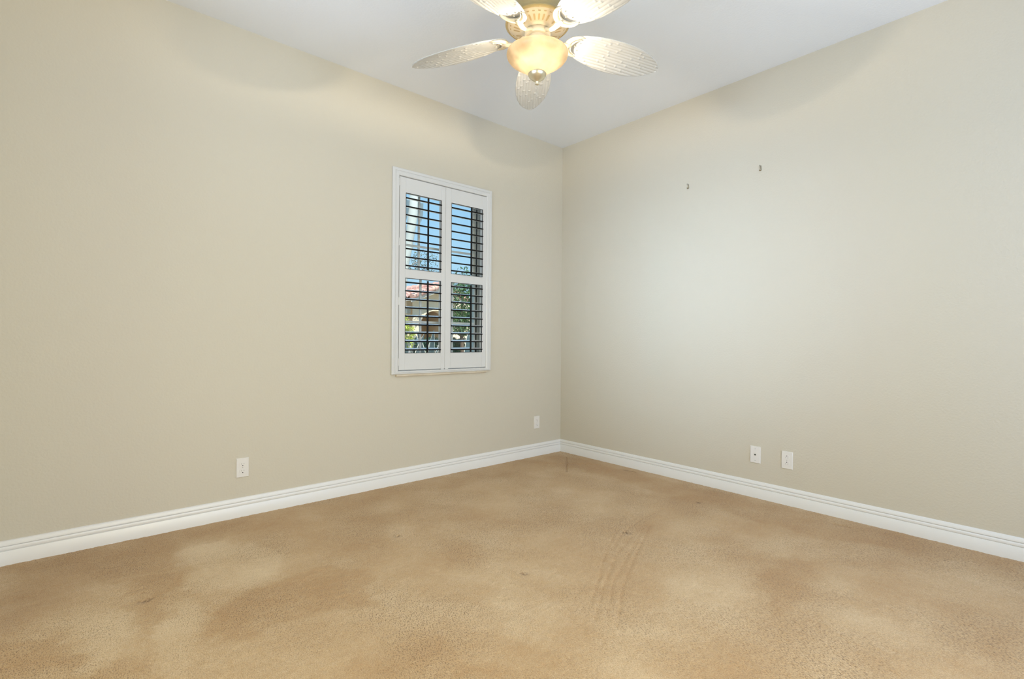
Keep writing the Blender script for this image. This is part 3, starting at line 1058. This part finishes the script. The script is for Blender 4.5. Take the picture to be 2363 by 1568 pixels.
# tiled roof slopes: corrugated surface, barrels running down the slope
RX0, RPK, RZ0, RZP, RY0, RY1 = 3.37, 4.30, 2.09, 2.45, -0.42, 5.0
for sgn in (-1, 1):
    mb = MB()
    vs, fs = [], []
    ny = 22 * 8
    nxr = 9
    for i in range(ny + 1):
        y = RY0 + (RY1 - RY0) * i / ny
        bump = 0.045 * abs(math.sin(math.pi * (y - RY0) / 0.246))
        for j in range(nxr + 1):
            u = j / nxr
            for st_ in (0, 1):
                x = RPK + sgn * (RPK - RX0) * min(1, (u + (0.0 if st_ == 0 else 1.0 / nxr * .999)))
                uu = min(1, u + (0 if st_ == 0 else .999 / nxr))
                z = RZP - (RZP - RZ0) * uu + bump + (0.0 if st_ == 0 else 0.018)
                vs.append((x - hxo, y, z - hzo))
    W = (nxr + 1) * 2
    for i in range(ny):
        for j in range(W - 1):
            a = i * W + j
            fs.append((a, a + 1, a + W + 1, a + W))
    mb.add(vs, fs)
    mb.build('roof_slope', TILE, HS, smooth=True, auto=50)
    # rake tiles along the gable edge
    for k in range(4):
        ua, ub = k / 4, (k + 1.12) / 4
        pa = Vector((RPK + sgn * (RPK - RX0) * (1 - ua) - hxo, RY0 + .02, RZ0 + (RZP - RZ0) * ua + .02 - hzo))
        pb = Vector((RPK + sgn * (RPK - RX0) * max(0, 1 - ub) - hxo, RY0 + .02, RZ0 + (RZP - RZ0) * min(1, ub) + .02 - hzo))
        MB().tube([pa, pb], [.085, .066], 14).build('rake_tile', TILE, HS, smooth=True, auto=50)
    pts = []
    for (x, zz) in ((RX0 + .03, RZ0), (RPK, RZP - .01)):
        xx = x if sgn < 0 else 2 * RPK - x
        for dz in (-.13, -.02):
            for yy in (RY0 + .04, RY0 + .10):
                pts.append((xx - hxo, yy, zz + dz - hzo))
    MB().add(pts, [(0, 1, 3, 2), (4, 6, 7, 5), (0, 2, 6, 4), (1, 5, 7, 3), (0, 4, 5, 1), (2, 3, 7, 6)]).build('fascia', FASCIA, HS)
    pts = []
    for (x, zz) in ((RX0 + .05, RZ0 - .06), (RPK, RZP - .06)):
        xx = x if sgn < 0 else 2 * RPK - x
        for dz in (-.02, 0):
            for yy in (RY0 + .10, 0.0):
                pts.append((xx - hxo, yy, zz + dz - hzo))
    MB().add(pts, [(0, 1, 3, 2), (4, 6, 7, 5), (0, 2, 6, 4), (1, 5, 7, 3), (0, 4, 5, 1), (2, 3, 7, 6)]).build('soffit', FASCIA, HS)
mb = MB()
for k in range(18):
    ya = RY0 + k * .30
    mb.tube([(RPK - hxo, ya, RZP + .045 - hzo), (RPK - hxo, ya + .32, RZP + .03 - hzo)], [.10, .085], 12)
mb.build('ridge_cap', TILE, HS, smooth=True, auto=50)

o = MB().bbox(GX0 - .13, GX0 - .001, 9.10, 9.42, 1.68, 1.80, .01, 'x', -1).build('utility_box', BOXG)
tag(o, 'small grey utility box on the side wall of the tan house', 'utility box')

rnd = random.Random(5)
# hedge
mb = MB().box(2.9, 3.2, 8.05, 8.35, GZ, 0.9)
mb = MB()


def hedge_s():
    x = rnd.uniform(3.1, 4.75)
    z = rnd.uniform(GZ, 1.02)
    return (x, rnd.choice([rnd.uniform(7.95, 8.05), rnd.uniform(7.95, 8.5)]), z)


leaf_cloud(mb, rnd, 4200, .085, hedge_s)
mb.box(3.12, 4.72, 8.08, 8.45, GZ, 0.98)
tag(mb.build('hedge', LEAF_H), 'dark green clipped hedge in front of the tan house', 'hedge')

# lime shrub
SB = thing('garden_shrub', 'lime-green leafy shrub at the left of the window view', 'shrub', (1.72, 6.0, GZ))
mb = MB()
f1 = ellipsoid(rnd, (-0.06, 0, 1.58), (.17, .2, .24))
f2 = ellipsoid(rnd, (0.05, 0, 1.42), (.19, .2, .20))
f3 = ellipsoid(rnd, (0.14, 0, 1.22), (.10, .1, .14))
leaf_cloud(mb, rnd, 420, .05, f1)
leaf_cloud(mb, rnd, 460, .05, f2)
leaf_cloud(mb, rnd, 110, .05, f3)
mb.build('foliage', LEAF_Y, SB)
MB().tube([(0.02, 0, -.05), (0.10, 0, .6), (0.13, .0, 1.1), (0.0, 0, 1.6)], [.03, .025, .02, .012], 8).build('stem', BARK, SB)


def agave(label, loc, n, length, seed, lean=1.0):
    r = random.Random(seed)
    t = thing('agave', label, 'agave', loc, group='agaves in front of the hedge')
    for i in range(n):
        az = 2.4 * i + r.uniform(-.3, .3)
        el = math.radians(r.uniform(74, 88) - 8 * (i % 3 == 0)) 
        L = length * r.uniform(.75, 1.05)
        d = Vector((math.cos(az), math.sin(az), 0))
        sd = Vector((-math.sin(az), math.cos(az), 0))
        mb = MB()
        vs = []
        K = 9
        for k in range(K + 1):
            u = k / K
            c = d * (L * u * math.cos(el) * (1 + .5 * u * lean)) + Vector((0, 0, L * u * math.sin(el) - .10 * L * u * u))
            wv = .085 * length / 1.4 * (math.sin(math.pi * min(1, .12 + u * .88)) ** .7 if u < 1 else 0.02) * (1 - .25 * u)
            up = Vector((0, 0, 1)) * .25 * wv - d * .3 * wv
            vs += [c - sd * wv + up, c - sd * wv * .86 + up * .6, c, c + sd * wv * .86 + up * .6, c + sd * wv + up]
        for k in range(K):
            for j in range(4):
                mb.mi = 1 if j in (0, 3) else 0
                a = k * 5 + j
                mb.f.append((a, a + 1, a + 6, a + 5))
                mb.m.append(mb.mi)
        mb.v = [tuple(v) for v in vs]
        mb.build('leaf', [AGAVE, AGEDGE], t, smooth=True)
    return t


agave('pale-edged blue agave behind the lime shrub, nearest it', (2.28, 6.75, GZ), 10, 1.75, 2)
agave('tall pale-edged blue agave before the arched entry', (3.02, 7.15, GZ), 11, 1.75, 9)
agave('pale-edged blue agave at the left foot of the leafy green tree', (3.10, 5.75, GZ), 10, 1.65, 4)

# leafy green tree seen through the right panel
TR = thing('garden_tree', 'dense green tree right of the arched entry', 'tree', (4.15, 7.4, GZ))
mb = MB()
for c, r, nn in (((-.05, 0, 2.2), (.50, .45, .55), 1500), ((-.25, 0, 1.70), (.38, .4, .32), 900), ((.15, 0, 1.75), (.42, .4, .42), 1000), ((.05, 0, 2.75), (.34, .34, .40), 300)):
    leaf_cloud(mb, rnd, nn, .085, ellipsoid(rnd, c, r))
mb.build('foliage', LEAF_D, TR)
MB().tube([(0, 0, -.05), (0.03, 0, .8), (-.02, 0, 1.6), (.03, 0, 2.5)], [.06, .05, .045, .02], 8).build('trunk', BARKD, TR)

# pale glass reflection in the left panel, modelled as a leaning tree with leaves
LT = thing('reflection_tree', 'pale window reflection built as a leaning tree trunk with sparse leaves against the sky', 'tree', (2.66, 8.0, GZ))
MB().tube([(-.12, 0, -.05), (-.02, 0, 1.4), (.06, 0, 2.5), (.16, 0, 3.1), (.27, 0, 3.6), (.36, 0, 4.2), (.46, 0, 5.0)], [.19, .16, .14, .11, .105, .12, .14], 14).build('trunk', REFLECT_PALE, LT, smooth=True)
mb = MB()
for (a, b, c) in (((.20, 0, 3.3), (.36, .05, 3.48), (.52, .1, 3.75)), ((.14, 0, 3.0), (.5, 0, 3.22), (.90, -.05, 3.42)), ((.08, 0, 2.7), (.4, .1, 2.98), (.85, .1, 3.08))):
    mb.tube([a, b, c], [.028, .017, .007], 6)
mb.build('branch', BARK, LT, smooth=True)
mb = MB()
leaf_cloud(mb, rnd, 260, .055, ellipsoid(rnd, (.75, 0, 3.32), (.42, .3, .26)))
leaf_cloud(mb, rnd, 60, .055, ellipsoid(rnd, (.35, 0, 3.15), (.25, .2, .22)))
leaf_cloud(mb, rnd, 130, .055, ellipsoid(rnd, (.70, 0, 3.02), (.50, .3, .10)))
mb.build('foliage', LEAF_S, LT)
mb = MB()
for i in range(9):
    x0 = -.05 + i * .085
    L = rnd.uniform(.35, .6)
    mb.add([(x0 - .06, rnd.uniform(-.1, .1), 4.75), (x0 + .06, 0, 4.75), (x0 + .05, 0, 4.75 - L * .6), (x0, .02, 4.75 - L)], [(0, 1, 2, 3)])
mb.build('frond', FROND, LT)
